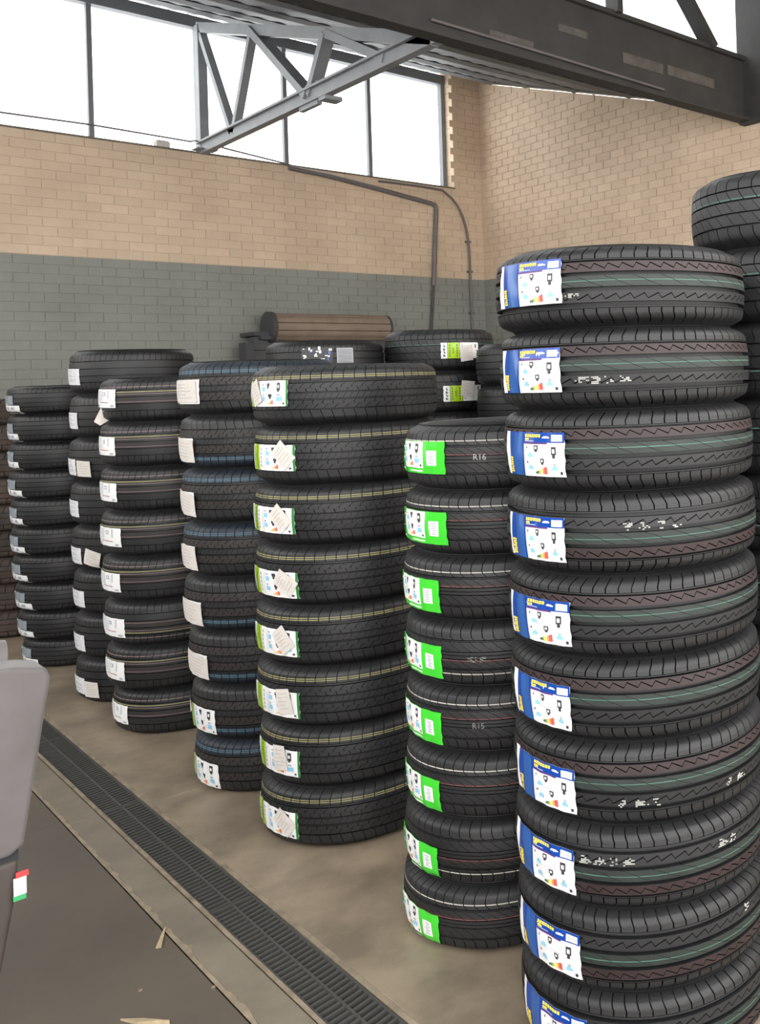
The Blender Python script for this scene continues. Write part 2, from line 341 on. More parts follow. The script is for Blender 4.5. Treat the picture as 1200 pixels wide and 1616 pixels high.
# cable and conduits on the far wall
yc = YW - 0.045
b = MB(); pts = [(-3.0, yc, CAM_H + 2.50), (2.02, yc, CAM_H + 2.503), (2.73, yc, CAM_H + 2.512), (3.6, yc, CAM_H + 2.491)]
b.tube([(3.8, yc - 0.06, CAM_H + 2.476), (3.95, yc - 0.02, CAM_H + 2.465), (4.58, yc, CAM_H + 2.401), (4.75, yc, CAM_H + 2.37)][::-1] + [(3.62, yc - 0.06, CAM_H + 2.491)] + pts[::-1], 0.009, 6)
tag(b.build('cable', MT['pipe']), 'thin dark cable strung across the tall window just above its sill', 'cable')
b = MB(); z = lambda v: CAM_H + v
b.tube([(4.60, yc, z(2.362)), (5.045, yc, z(2.331)), (5.66, yc, z(2.255)), (6.36, yc, z(2.160)), (6.41, yc, z(2.145)), (6.425, yc, z(2.10)), (6.40, yc, z(1.80)), (6.36, yc, z(1.233)), (6.35, yc, z(1.15))], 0.027, 10)
c_ = b.build('wall_conduit', MT['pipe']); tag(c_, 'thick grey pipe sloping under the window then dropping down the brick wall', 'pipe')
b = MB(); b.tube([(6.35, yc, z(1.15)), (6.30, yc, z(0.6)), (6.28, yc, 0.05)], 0.018, 10); b.build('lower_pipe', MT['girder_plate'], c_)
b = MB(); pts = [(5.664, yc, z(2.352)), (6.2, yc, z(2.357)), (6.516, yc, z(2.345)), (6.65, yc, z(2.26)), (6.737, yc, z(2.169)), (6.80, yc, z(2.05)), (6.848, yc, z(1.9)), (6.872, yc, z(1.75)), (6.884, yc, z(1.581)), (6.894, yc, z(0.6)), (6.894, yc, 0.05)]
b.tube(pts, 0.014, 8); c_ = b.build('curved_conduit', MT['pipe']); tag(c_, 'thin conduit curving from the window sill down beside the wall corner', 'pipe')
for q in ((6.872, 1.73), (6.886, 1.35), (6.894, 0.83)):
    b = MB(); b.box(q[0] - 0.03, q[0] + 0.03, yc - 0.018, YW - 0.009, z(q[1]) - 0.012, z(q[1]) + 0.012); b.build('pipe_clip', MT['pipe'], c_)
b = MB(); b.box(3.30, 3.42, YW - 0.01, YW + 0.08, Z_SILL + 0.018, Z_SILL + 0.075); b.box(3.31, 3.41, YW, YW + 0.07, Z_SILL + 0.075, Z_SILL + 0.085)
tag(b.build('sill_box', MT['paper']), 'small pale box standing on the window sill beside the truss', 'box')

# roller shutter against the far wall
sh = empty('roller_shutter', (4.2, 9.85, 0)); tag(sh, 'brown slatted roller shutter drum with dark end plate on the grey wall', 'shutter')
zr = z(0.60); rr = 0.145; L = 1.33
for k in range(11):
    a0 = 2 * PI * k / 11; b = MB(); rows = []
    for t in range(4):
        a = a0 + (2 * PI / 11) * 0.90 * t / 3; bulge = 0.006 * math.sin(PI * t / 3)
        rows.append([(0.05, (rr + bulge) * math.cos(a), zr + (rr + bulge) * math.sin(a)), (L, (rr + bulge) * math.cos(a), zr + (rr + bulge) * math.sin(a))])
    b.grid(rows); rows2 = [[(p[0], p[1] * 0.9, zr + (p[2] - zr) * 0.9) for p in r] for r in rows]; b.grid(rows2)
    for q in (0, 1): b.face([rows[0][q], rows[1][q], rows[2][q], rows[3][q], rows2[3][q], rows2[2][q], rows2[1][q], rows2[0][q]])
    b.face([rows[0][0], rows[0][1], rows2[0][1], rows2[0][0]]); b.face([rows[3][0], rows[3][1], rows2[3][1], rows2[3][0]])
    b.build('drum_slat', MT['shut'], sh)
def disc(x0, x1, r, m, name, parent, cy=0, cz=0, seg=28):
    b = MB(); ring = lambda x: [(x, cy + r * math.cos(2 * PI * k / seg), cz + r * math.sin(2 * PI * k / seg)) for k in range(seg)]
    a, e = ring(x0), ring(x1); b.face(a); b.face(e[::-1])
    for k in range(seg): b.face([a[k], a[(k + 1) % seg], e[(k + 1) % seg], e[k]])
    return b.build(name, m, parent)
disc(0.0, 0.05, 0.165, MT['shut_dark'], 'end_plate', sh, 0, zr); disc(L, L + 0.03, 0.15, MT['shut_dark'], 'end_plate', sh, 0, zr)
b = MB(); b.box(-0.16, 0.02, -0.06, 0.28, zr - 0.09, zr - 0.05); b.box(-0.10, 0.0, -0.1, 0.05, zr - 0.13, zr - 0.09); b.build('bracket', MT['shut_dark'], sh)
for k in range(14):
    b = MB(); z1 = zr - 0.10 - k * 0.14; b.box(-0.14, L + 0.04, -0.02 + 0.01 * (k % 2), 0.10, max(z1 - 0.135, 0.01), z1)
    if z1 > 0.05: b.build('curtain_slat', MT['shut_body'], sh)
b = MB(); b.box(-0.24, -0.15, -0.05, 0.12, 0, zr - 0.16); b.build('guide_rail', MT['shut_dark'], sh)
b = MB(); b.box(L + 0.05, L + 0.12, -0.05, 0.12, 0, zr - 0.16); b.build('guide_rail', MT['shut_dark'], sh)

# ------------------------------------------------------------------ drain grates
def bar_mesh(x0, x1, sk):
    b = MB(); t = 0.0042
    b.v = [(x0, -t, -0.02), (x1, -t + sk, -0.02), (x1, t + sk, -0.02), (x0, t, -0.02), (x0, -t, 0), (x1, -t + sk, 0), (x1, t + sk, 0), (x0, t, 0)]
    for q in ((0, 3, 2, 1), (4, 5, 6, 7), (0, 1, 5, 4), (1, 2, 6, 5), (2, 3, 7, 6), (3, 0, 4, 7)): b.f.append(q); b.m.append(0); b.sm.append(False)
    return b.mesh('grate_bar', [MT['grate']])
BM1 = bar_mesh(1.039, 1.096, 0.006); BM2 = bar_mesh(1.100, 1.156, 0.010)
glab = {2.935: 'black slotted grate in front of the green and blue labelled stacks', 3.935: 'black slotted grate ending at the floor slab joint, facing the lime labelled stack',
        4.935: 'black slotted grate just past the floor slab joint, facing the white labelled stacks', 5.935: 'black slotted grate of the floor drain beside the furthest tyre stacks', 1.935: 'black slotted grate beside the foot of the blue labelled stack'}
for y1 in (1.935, 2.935, 3.935, 4.935, 5.935):
    y0 = y1 - 0.999; gr = empty('drain_grate', (0, y0, -0.003)); tag(gr, glab[y1], 'drain grate', 'grates along the floor drain')
    Lg = 0.998
    b = MB()
    b.box(1.034, 1.040, 0, Lg, -0.03, 0.001); b.box(1.155, 1.161, 0, Lg, -0.03, 0.001); b.box(1.034, 1.161, 0, 0.005, -0.03, 0); b.box(1.034, 1.161, Lg - 0.005, Lg, -0.03, 0)
    b.build('grate_frame', MT['grate'], gr)
    b = MB(); b.box(1.095, 1.101, 0.008, Lg - 0.008, -0.03, 0.001); b.build('centre_rib', MT['grate'], gr)
    for k in range(41):
        yk = 0.014 + k * 0.02385
        new_obj('grate_bar', BM1, gr, (0, yk, -0.001)); new_obj('grate_bar', BM2, gr, (0, yk, -0.001))

# ------------------------------------------------------------------ tyres
class TyreType: pass
def rib_mats(names):
    return [MT[n] for n in names]
def make_type(R, W, ribs, mats, tread_depth=0.010, shoulder=0.030, dust=False):
    T = TyreType(); T.R, T.W = R, W; hz = 0.472 * W; zc = W / 2
    def prof(v):
        a = abs(v); r = R - 0.006 * min(a / 0.74, 1) ** 2
        if a > 0.74: r -= shoulder * ((a - 0.74) / 0.26) ** 2.2
        return r
    T.prof = prof
    def P(s, v, d=0.0):          # s = arc length, v across
        r = prof(v) - d; th = s / R
        return (r * math.cos(th), r * math.sin(th), zc + v * hz)
    T.P = P
    mb = MB(); circ = 2 * PI * R
    mi = {n: i for i, n in enumerate(mats)}
    def patch(cols, vmats, vs_list, closed=False):
        # cols: list of columns, each a list of (s,v)
        mb.grid([[P(s, v) for (s, v) in c] for c in cols], mats=vmats, smooth=True)
        d = tread_depth
        def wall(line): mb.grid([[P(s, v) for (s, v) in line], [P(s, v, d) for (s, v) in line]], 0, False)
        wall([c[0] for c in cols]); wall([c[-1] for c in cols])
        if not closed: wall(cols[0]); wall(cols[-1])
    vb = [-1 + 2 * k / 20 for k in range(21)]
    mb.lathe([(prof(v) - tread_depth, zc + v * hz) for v in vb], 110, 0)
    for rb in ribs:
        v0, v1 = rb['v']; m0 = mi[rb.get('mat', 'rubber')]
        n = rb.get('n', 56); Pt = circ / n
        cuts = {v0, v1}
        for (a, e, nm) in rb.get('lines', ()): cuts |= {a, e}
        nsub = max(2, int(abs(v1 - v0) / 0.09))
        for k in range(1, nsub): cuts.add(v0 + (v1 - v0) * k / nsub)
        offs = rb.get('off', [(0, 0), (1, 0)])
        for t, _ in offs: cuts.add(v0 + (v1 - v0) * t)
        vs = sorted(cuts); vs = [v for i, v in enumerate(vs) if i == 0 or v - vs[i - 1] > 1e-4]
        vm = []
        for a, e in zip(vs, vs[1:]):
            m = m0; c = (a + e) / 2
            for (la, le, nm) in rb.get('lines', ()):
                if la <= c <= le: m = mi[nm]
            vm.append(m)
        kind = rb['kind']
        if kind == 'plain':
            N = 110
            patch([[(circ * k / N, v) for v in vs] for k in range(N + 1)], vm, vs, True)
        elif kind == 'blocks':
            gap = rb.get('gap', 0.0026)
            def off(v):
                t = (v - v0) / (v1 - v0)
                for (ta, oa), (tb, ob) in zip(offs, offs[1:]):
                    if ta <= t <= tb + 1e-6: return oa + (ob - oa) * (t - ta) / max(tb - ta, 1e-6)
                return offs[-1][1]
            vary = rb.get('vary', 0.0)
            for i in range(n):
                cols = []
                for q in range(3):
                    u = q / 2; cols.append([((i + off(v)) * Pt + gap / 2 + u * (Pt - gap), v) for v in vs])
                patch(cols, vm, vs)
        elif kind == 'saw':
            gapv = rb.get('gapv', 0.02); lo, hi, fr_ = rb['saw']     # saw line between v lo and hi; fr_ = share of steep flank
            pts = []
            for i in range(n): pts += [(i * Pt, lo), ((i + fr_) * Pt, hi)]
            pts.append((n * Pt, lo))
            def lerp(a, e, k): return [a + (e - a) * q / k for q in range(k + 1)]
            for side in (0, 1):
                cols = []
                for (s, v) in pts:
                    a, e = (v0, v - gapv / 2) if side == 0 else (v + gapv / 2, v1)
                    cols.append([(s, q) for q in lerp(a, e, 2)])
                patch(cols, [m0, m0], None, True)
    T.tread = mb.mesh('tread', rib_mats(mats))
    # sidewall (upper); the lower one is the same mesh turned over
    r1 = prof(1.0); z1 = zc + hz
    pr = [(prof(0.97) - 0.003, zc + 0.97 * hz), (r1 - 0.001, z1), (r1 - 0.006, z1 + 0.010 * W / 0.2 * 0.5), (r1 - 0.016, W * 0.993), (0.86 * R, W), (0.85 * R, W - 0.0012), (0.835 * R, W - 0.0012), (0.83 * R, W - 0.0005), (0.77 * R, W * 0.985), (0.72 * R, W * 0.95), (0.705 * R, W * 0.953), (0.67 * R, W * 0.91), (0.635 * R, W * 0.87), (0.625 * R, W * 0.84), (0.63 * R, W * 0.80), (0.70 * R, W * 0.78), (0.90 * R, W * 0.74), (0.93 * R, W * 0.5)]
    mb = MB(); mb.lathe(pr, 96, 0)
    T.side = mb.mesh('sidewall', [MT['rubber_dust'] if dust else MT['rubber']])
    return T

SH = dict(kind='blocks', n=54, gap=0.0034)
def shoulder_top(v0, v1, **k):
    d = dict(SH, v=(v0, v1), off=[(0, 0), (0.35, 0.0), (0.8, 0.22), (1, 0.3)]); d.update(k); return d
def shoulder_bot(v0, v1, **k):
    d = dict(SH, v=(v0, v1), off=[(0, 0.3), (0.3, 0.2), (0.7, 0), (1, 0)]); d.update(k); return d
def plain(a, e, **k):
    d = dict(kind='plain', v=(a, e)); d.update(k); return d
TY = {}
TY['zig'] = lambda R, W: make_type(R, W, [
    shoulder_top(0.66, 0.99, n=66), plain(0.625, 0.645),
    dict(kind='saw', v=(0.325, 0.575), saw=(0.40, 0.53, 0.24), n=62, mat='rubber_red', gapv=0.032),
    dict(kind='blocks', v=(-0.06, 0.22), n=30, gap=0.0022, off=[(0, 1.0), (0.35, 0.62), (0.65, 0.38), (1, 0.0)], mat='rubber_green', lines=[(0.085, 0.105, 'ln_green')]),
    dict(kind='saw', v=(-0.45, -0.175), saw=(-0.38, -0.25, 0.76), n=62, gapv=0.032),
    plain(-0.595, -0.565),
    shoulder_bot(-0.99, -0.61, n=66)], ['rubber', 'rubber_red', 'rubber_green', 'ln_green'], tread_depth=0.013)
TY['dir'] = lambda R, W: make_type(R, W, [
    dict(kind='blocks', v=(0.44, 0.99), n=58, gap=0.0026, off=[(0, 0.45), (0.15, 0.12), (0.35, 0.0), (0.7, 0.1), (1, 0.35)], lines=[(0.555, 0.585, 'ln_white')]),
    plain(0.385, 0.405),
    dict(kind='blocks', v=(0.10, 0.365), n=58, gap=0.0020, off=[(0, 1.25), (0.5, 0.7), (1, 0.0)], mat='rubber', lines=[(0.115, 0.135, 'ln_red'), (0.135, 0.20, 'rubber_red')]),
    plain(-0.02, 0.07), plain(-0.13, -0.045),
    dict(kind='blocks', v=(-0.46, -0.16), n=58, gap=0.0020, off=[(0, 1.15), (0.45, 0.75), (1, 0.0)]),
    plain(-0.50, -0.48),
    dict(kind='blocks', v=(-0.99, -0.53), n=58, gap=0.0028, off=[(0, 0.1), (0.6, 0.05), (0.85, 0.0), (1, -0.25)])], ['rubber', 'ln_white', 'ln_red', 'rubber_red'])
def hook(v0, v1, n=60, up=True, **k):
    o = [(0, 0.15), (0.38, 0.0), (0.45, 0.55), (0.62, 0.45), (1, 0.9)] if up else [(0, -0.2), (0.5, 0.2), (0.58, 0.75), (0.75, 0.65), (1, 0.8)]
    d = dict(kind='blocks', v=(v0, v1), n=n, gap=0.0026, off=o); d.update(k); return d
def touring(lnm, tint, sh):
    return lambda R, W: make_type(R, W, [
        dict(kind='blocks', v=(0.52, 0.99), n=56, gap=0.0026, off=[(0, 0), (0.5, 0.0), (1, 0.25)], lines=[(0.60, 0.625, lnm), (0.665, 0.69, lnm)], mat=sh),
        plain(0.46, 0.50),
        hook(0.12, 0.42, mat=tint), plain(0.085, 0.10),
        dict(kind='blocks', v=(-0.12, 0.07), n=96, gap=0.0012, off=[(0, 0), (1, 0.5)]), plain(-0.16, -0.14),
        hook(-0.47, -0.18, up=False, mat=tint),
        dict(kind='blocks', v=(-0.99, -0.52), n=56, gap=0.0024, off=[(0, 0.2), (0.5, 0.05), (1, -0.15)])], ['rubber', lnm] + [x for x in (tint, sh) if x != 'rubber'])
TY['tour_y'] = touring('ln_yel', 'rubber', 'rubber')
TY['tour_b'] = touring('ln_blue', 'rubber_brown', 'rubber_blue')
TY['lined'] = lambda R, W: make_type(R, W, [
    dict(kind='blocks', v=(0.50, 0.99), n=60, gap=0.0022, off=[(0, 0), (0.5, 0.15), (1, 0.4)], lines=[(0.60, 0.635, 'ln_pink')]),
    plain(0.16, 0.45, lines=[(0.36, 0.395, 'ln_yel'), (0.26, 0.285, 'ln_pink')], mat='rubber'),
    plain(-0.16, 0.12, lines=[(-0.10, -0.075, 'ln_pink')], mat='rubber_brown'),
    plain(-0.48, -0.20),
    dict(kind='blocks', v=(-0.99, -0.52), n=60, gap=0.0022, off=[(0, 0), (1, 0)])], ['rubber', 'ln_pink', 'ln_yel', 'rubber_brown'])
TY['plain_a'] = lambda R, W: make_type(R, W, [
    dict(kind='blocks', v=(0.52, 0.99), n=64, gap=0.0020, off=[(0, 0), (1, 0.3)]), plain(0.16, 0.47), plain(-0.18, 0.12),
    plain(-0.48, -0.22), dict(kind='blocks', v=(-0.99, -0.53), n=64, gap=0.0020, off=[(0, 0.2), (1, 0)])], ['rubber'])
TY['diag'] = lambda R, W: make_type(R, W, [
    shoulder_top(0.56, 0.99, n=46), 
    dict(kind='blocks', v=(0.24, 0.515), n=46, gap=0.0026, off=[(0, 0.45), (0.5, 0.2), (1, 0)], lines=[(0.26, 0.29, 'ln_green')]),
    dict(kind='blocks', v=(-0.10, 0.195), n=46, gap=0.0018, off=[(0, 0.6), (1, 0)]),
    dict(kind='blocks', v=(-0.45, -0.145), n=46, gap=0.0020, off=[(0, 0.6), (1, 0)]),
    shoulder_bot(-0.99, -0.50, n=46)], ['rubber', 'ln_green'])
def dusty(R, W):
    return make_type(R, W, [dict(kind='blocks', v=(0.5, 0.99), n=40, gap=0.004, off=[(0, 0), (1, 0.2)], mat='rubber_dust'), plain(0.1, 0.44, mat='rubber_dust'), plain(-0.45, 0.04, mat='rubber_dust'),
                            dict(kind='blocks', v=(-0.99, -0.5), n=40, gap=0.004, mat='rubber_dust')], ['rubber', 'rubber_dust'], dust=True)
TY['dusty'] = dusty

# ---------------- printed labels: rectangles (u0,v0,u1,v1,colour,layer) on a curved sheet
def L_blue(rn):
    r = [(0, 0, 1, 1, 'white', 0), (0.10, 0, 0.42, 1, 'blue', 1), (0.22, 0.0, 0.40, 0.98, 'blue2', 2), (0.42, 0.77, 1, 1, 'blue', 1), (0.42, 0.735, 0.78, 0.77, 'purple', 1)]
    for k in range(7): v = 0.06 + k * 0.052; r.append((0.125 + 0.006 * (k % 3), v, 0.205 - 0.005 * (k % 2), v + 0.042, 'yellow', 3))
    for k in range(4): r.append((0.13 + rn.random() * .03, 0.09 + k * 0.09, 0.145 + rn.random() * .04, 0.11 + k * 0.09, 'black', 4))
    for k in range(7): r.append((0.445 + k * 0.036, 0.89, 0.473 + k * 0.036, 0.96, 'yellow', 2))
    r += [(0.445, 0.825, 0.51, 0.87, 'yellow', 2), (0.44, 0.80, 0.60, 0.812, 'lgrey', 2), (0.715, 0.87, 0.81, 0.90, 'white', 2), (0.73, 0.90, 0.79, 0.915, 'white', 2), (0.84, 0.80, 0.975, 0.95, 'white', 2)]
    for k in range(9): r.append((0.857 + k * 0.0125, 0.825, 0.863 + k * 0.0125, 0.93, 'grey', 3))
    def boxo(u0, v0, u1, v1):
        t = 0.006; return [(u0, v0, u1, v0 + t * 2, 'lgrey', 1), (u0, v1 - t * 2, u1, v1, 'lgrey', 1), (u0, v0, u0 + t, v1, 'lgrey', 1), (u1 - t, v0, u1, v1, 'lgrey', 1)]
    r += boxo(0.455, 0.40, 0.58, 0.70) + boxo(0.455, 0.12, 0.57, 0.36) + boxo(0.77, 0.06, 0.775, 0.70) + boxo(0.81, 0.12, 0.935, 0.32) + boxo(0.60, 0.52, 0.76, 0.70)
    for (u, v) in ((0.50, 0.44), (0.50, 0.16), (0.835, 0.15)): r += [(u, v, u + 0.075, v + 0.06, 'cyan', 2), (u + 0.015, v + 0.06, u + 0.06, v + 0.10, 'cyan', 2)]
    r += [(0.472, 0.63, 0.484, 0.68, 'black', 2), (0.48, 0.30, 0.50, 0.34, 'black', 2), (0.85, 0.28, 0.90, 0.29, 'black', 2), (0.868, 0.25, 0.88, 0.265, 'black', 2)]
    def arrow(u, v, w_, h): return [(u, v + h * .3, u + w_, v + h, 'black', 2), (u + w_ * .22, v, u + w_ * .78, v + h * .3, 'black', 2), (u + w_ * .25, v + h * .45, u + w_ * .75, v + h * .8, 'white', 3)]
    r += arrow(0.60, 0.56, 0.055, 0.15) + arrow(0.68, 0.27, 0.055, 0.14) + arrow(0.84, 0.42, 0.06, 0.26)
    for k in range(7): r.append((0.59 + k * 0.026, 0.43, 0.602 + k * 0.026, 0.45, 'grey', 2))
    for k, c in enumerate(('black', 'dgreen', 'olive', 'amber', 'amber', 'orange', 'red', 'red')): r.append((0.60 + k * 0.022, 0.06, 0.618 + k * 0.022, 0.11 + k * 0.017, c, 2))
    r.append((0.935, 0.05, 0.965, 0.12, 'black', 2))
    return r
def eu_icons(u0, u1, v0, v1):
    f = lambda a, b, c, d, col, l=2: (u0 + (u1 - u0) * a, v0 + (v1 - v0) * b, u0 + (u1 - u0) * c, v0 + (v1 - v0) * d, col, l)
    r = [f(.03, .05, .045, .95, 'lgrey'), f(.62, .05, .63, .95, 'lgrey'), f(.05, .52, .6, .53, 'lgrey'), f(.12, .60, .24, .78, 'cyan'), f(.12, .84, .2, .9, 'slate'), f(.12, .20, .24, .38, 'cyan'), f(.13, .42, .2, .48, 'slate')]
    r += [f(.33, .80, .45, .93, 'black'), f(.36, .70, .42, .80, 'black'), f(.40, .36, .52, .48, 'black'), f(.43, .28, .49, .36, 'black'), f(.72, .62, .84, .94, 'black'), f(.75, .56, .81, .62, 'black'), f(.75, .72, .81, .84, 'white', 3), f(.70, .18, .88, .36, 'cyan'), f(.73, .40, .83, .47, 'slate'), f(.90, .04, .96, .12, 'black')]
    for k, c in enumerate(('olive', 'amber', 'orange', 'orange', 'red')): r.append(f(.34 + k * .045, .06, .38 + k * .045, .09 + k * .035, c))
    return r
def L_green(rn):
    r = [(0, 0, 1, 1, 'green', 0), (0.165, 0.17, 0.665, 0.985, 'white', 1), (0.36, 0.05, 0.66, 0.115, 'green2', 1), (0.38, 0.06, 0.64, 0.10, 'white', 2), (0.735, 0.26, 0.885, 0.72, 'white', 1)]
    for k in range(8): v = 0.06 + k * 0.115; r.append((0.04 + 0.015 * (k % 2), v, 0.10, v + 0.07, 'white' if k % 3 == 0 else 'green', 2))
    for k in range(7): r.append((0.765 + 0.012 * (k % 3), 0.31 + k * 0.055, 0.855 - 0.02 * (k % 2), 0.335 + k * 0.055, 'slate', 2))
    return r + eu_icons(0.17, 0.66, 0.19, 0.97)
def L_lime(rn):
    r = [(0, 0, 1, 1, 'white', 0), (0.085, 0, 0.30, 1, 'lime', 1), (0.965, 0, 1, 1, 'dgreen', 1)]
    for k in range(9): r.append((0.03, 0.08 + k * 0.095, 0.055, 0.14 + k * 0.095, 'slate', 2))
    for k in range(7): r.append((0.20 + 0.01 * (k % 2), 0.06 + k * 0.13, 0.245, 0.155 + k * 0.13, 'dlime', 2))
    for k in range(3): r.append((0.145, 0.40 + k * 0.09, 0.165, 0.47 + k * 0.09, 'dlime', 2))
    for k in range(6): r.append((0.105, 0.06 + k * 0.15, 0.118, 0.15 + k * 0.15, 'dlime', 2))
    for k in range(5): r.append((0.335, 0.12 + k * 0.16, 0.36, 0.23 + k * 0.16, 'slate', 2))
    return r + eu_icons(0.42, 0.96, 0.03, 0.97)
def L_whitegreen(rn):
    return [(0, 0, 1, 1, 'white', 0), (0.0, 0, 0.26, 1, 'olive', 1), (0.0, 0, 0.05, 1, 'white', 2)] + eu_icons(0.30, 0.98, 0.03, 0.97)
def L_white(rn):
    r = [(0, 0, 1, 1, 'white', 0), (0.05, 0.34, 0.50, 0.92, 'lgrey', 1), (0.40, 0.26, 0.78, 0.30, 'maroon', 1), (0.12, 0.25, 0.22, 0.31, 'lgrey', 1), (0.12, 0.06, 0.32, 0.15, 'slate', 1), (0.84, 0.05, 0.94, 0.15, 'grey', 1), (0.56, 0.64, 0.66, 0.84, 'slate', 1), (0.59, 0.68, 0.63, 0.80, 'white', 2)]
    for k in range(6): r.append((0.76, 0.50 + k * 0.075, 0.80, 0.555 + k * 0.075, 'grey', 1))
    return r
def L_plain(rn):
    r = [(0, 0, 1, 1, 'lgrey', 0)]
    for k in range(8): r.append((0.3 + rn.uniform(0, .1), 0.12 + k * 0.1, 0.75 + rn.uniform(-.15, .15), 0.15 + k * 0.1, 'slate' if k % 3 else 'white', 1))
    return r
def L_small(rn):
    r = [(0, 0, 1, 0.46, 'white', 0), (0, 0.50, 0.78, 1, 'silver', 0), (0.02, 0.86, 0.25, 0.92, 'white', 1), (0.10, 0.5, 0.5, 0.53, 'white', 1)]
    for k in range(3): r.append((0.12 + 0.26 * k, 0.10, 0.26 + 0.26 * k, 0.36, 'slate', 1))
    return r
def L_wide(rn):
    r = [(0, 0, 1, 1, 'white', 0), (0.165, 0, 0.46, 1, 'lime', 1), (0.155, 0, 0.168, 1, 'dlime', 2), (0.455, 0, 0.47, 1, 'dlime', 2)]
    for k in range(4): r += [(0.05 + 0.02 * (k % 2), 0.12 + k * 0.20, 0.105, 0.20 + k * 0.20, 'black', 2), (0.06, 0.20 + k * 0.20, 0.085, 0.27 + k * 0.20, 'black', 2)]
    for k in range(5): r += [(0.38, 0.10 + k * 0.17, 0.41, 0.22 + k * 0.17, 'dlime', 2), (0.20, 0.10 + k * 0.17, 0.225, 0.21 + k * 0.17, 'dlime', 2)]
    for k in range(3): r.append((0.28, 0.32 + k * 0.13, 0.305, 0.42 + k * 0.13, 'dlime', 2))
    for k in range(5): r.append((0.51, 0.12 + k * 0.16, 0.54, 0.24 + k * 0.16, 'slate', 2))
    r += [(0.60 + 0.06 * k, 0.15, 0.605 + 0.06 * k, 0.85, 'lgrey', 2) for k in range(4)] + [(0.88, 0.66, 0.915, 0.9, 'black', 2), (0.92, 0.40, 0.945, 0.52, 'slate', 2), (0.93, 0.16, 0.965, 0.26, 'black', 2)]
    return r
def L_mess(rn):
    r = []
    for k in range(26):
        u = rn.uniform(0, 0.52); v = rn.uniform(0, 0.9); r.append((u, v, u + rn.uniform(.015, .06), v + rn.uniform(.05, .2), rn.choice(['white', 'white', 'lgrey', 'blue2']), 1))
    r = [(0, 0, 0.58, 1, 'black', 0)] + r + [(0.66, 0.05, 0.98, 0.95, 'grey', 0)]
    for k in range(9): r.append((0.68, 0.10 + k * 0.09, 0.96, 0.13 + k * 0.09, 'black', 1))
    return r
LK = dict(blue=L_blue, green=L_green, lime=L_lime, whitegreen=L_whitegreen, white=L_white, plain=L_plain, small=L_small, wide=L_wide, mess=L_mess)
def sheet_point(T, ang, z, lift, wr):
    v = (z - T.W / 2) / (0.472 * T.W); r = T.prof(max(-1, min(1, v))) + 0.0016 + lift
    if wr: r += wr[0] * (1 + math.sin(ang * T.R * wr[1] + wr[2] + z * wr[3])) * 0.5
    return (r * math.cos(ang), r * math.sin(ang), z)
def label_mesh(T, kind, aL, aR, zc, h, seed, slope=0.0):
    rn = random.Random(seed); mb = MB(); wr = (0.0022, rn.uniform(90, 150), rn.uniform(0, 6), rn.uniform(-60, 60)); Wd = (aR - aL)
    for (u0, v0, u1, v1, c, ly) in LK[kind](rn):
        nu = max(1, int((u1 - u0) * Wd * T.R / 0.008)); nv = max(1, int((v1 - v0) * h / 0.012))
        rows = []
        for i in range(nu + 1):
            u = u0 + (u1 - u0) * i / nu; col = []
            for j in range(nv + 1):
                v = v0 + (v1 - v0) * j / nv
                edge = 0.0
                if ly == 0 and (u in (0, 1)): edge = 0.0015 * math.sin(v * 17 + seed)
                a = aL + Wd * u + edge / T.R
                col.append(sheet_point(T, a, zc + (v - 0.5) * h - slope * (u - 0.5) * Wd * T.R, 0.00045 * ly, wr))
            rows.append(col)
        mb.grid(rows, PI_[c], True)
    me = mb.mesh('label', PMATS); return me
def note_mesh(T, ac, zc, wd, h, rot, seed, curl=0.006):
    rn = random.Random(seed); mb = MB(); n = 6; c, s = math.cos(rot), math.sin(rot)
    def pt(x, y, lift=0.0):
        X = x * c - y * s; Y = x * s + y * c
        q = (x / wd + 0.5) * (y / h + 0.5)
        return sheet_point(T, ac + X / T.R, zc + Y, 0.0045 + lift + curl * q * q, None)
    mb.grid([[pt(-wd / 2 + wd * i / n, -h / 2 + h * j / n) for j in range(n + 1)] for i in range(n + 1)], 0)
    for k in range(5):
        y = h * (0.3 - 0.15 * k); x0 = -wd * rn.uniform(.3, .4); x1 = wd * rn.uniform(.1, .38)
        rows = [[pt(x0 + (x1 - x0) * i / 5, y + 0.001 * math.sin(i * 2.1 + k), 0.0005), pt(x0 + (x1 - x0) * i / 5, y + 0.0013 + 0.001 * math.sin(i * 2.1 + k), 0.0005)] for i in range(6)]
        mb.grid(rows, 1)
    return mb.mesh('price_note', [MT['paper'], MT['pen']])
def stencil_mesh(T, a0, length, v, h, seed, key='stencil'):
    rn = random.Random(seed); mb = MB(); cell = 0.0042; nx = int(length / cell); ny = 5; cw = h / ny
    on = [[False] * nx for _ in range(ny)]
    i = 0
    while i < nx - 4:                       # groups of blurred block marks
        gl_ = rn.randint(5, 9)
        for j in range(ny):
            st = rn.randint(0, 2); run = rn.randint(2, gl_)
            for q in range(st, min(run, gl_)):
                if i + q < nx and rn.random() < 0.62: on[j][i + q] = True
        i += gl_ + rn.randint(1, 3)
    for j in range(ny):
        for q in range(nx):
            if on[j][q]:
                s0 = a0 * T.R + q * cell; s1 = s0 + cell * 0.95; z0 = T.W / 2 + v * 0.472 * T.W + (j - ny / 2) * cw; z1 = z0 + cw * 0.75
                pts = []
                for (s, zz) in ((s0, z0), (s1, z0), (s1, z1), (s0, z1)):
                    vv = (zz - T.W / 2) / (0.472 * T.W); r = T.prof(vv) + 0.0006; pts.append((r * math.cos(s / T.R), r * math.sin(s / T.R), zz))
                mb.face(pts)
    return mb.mesh('stencil_print', [MT[key]])
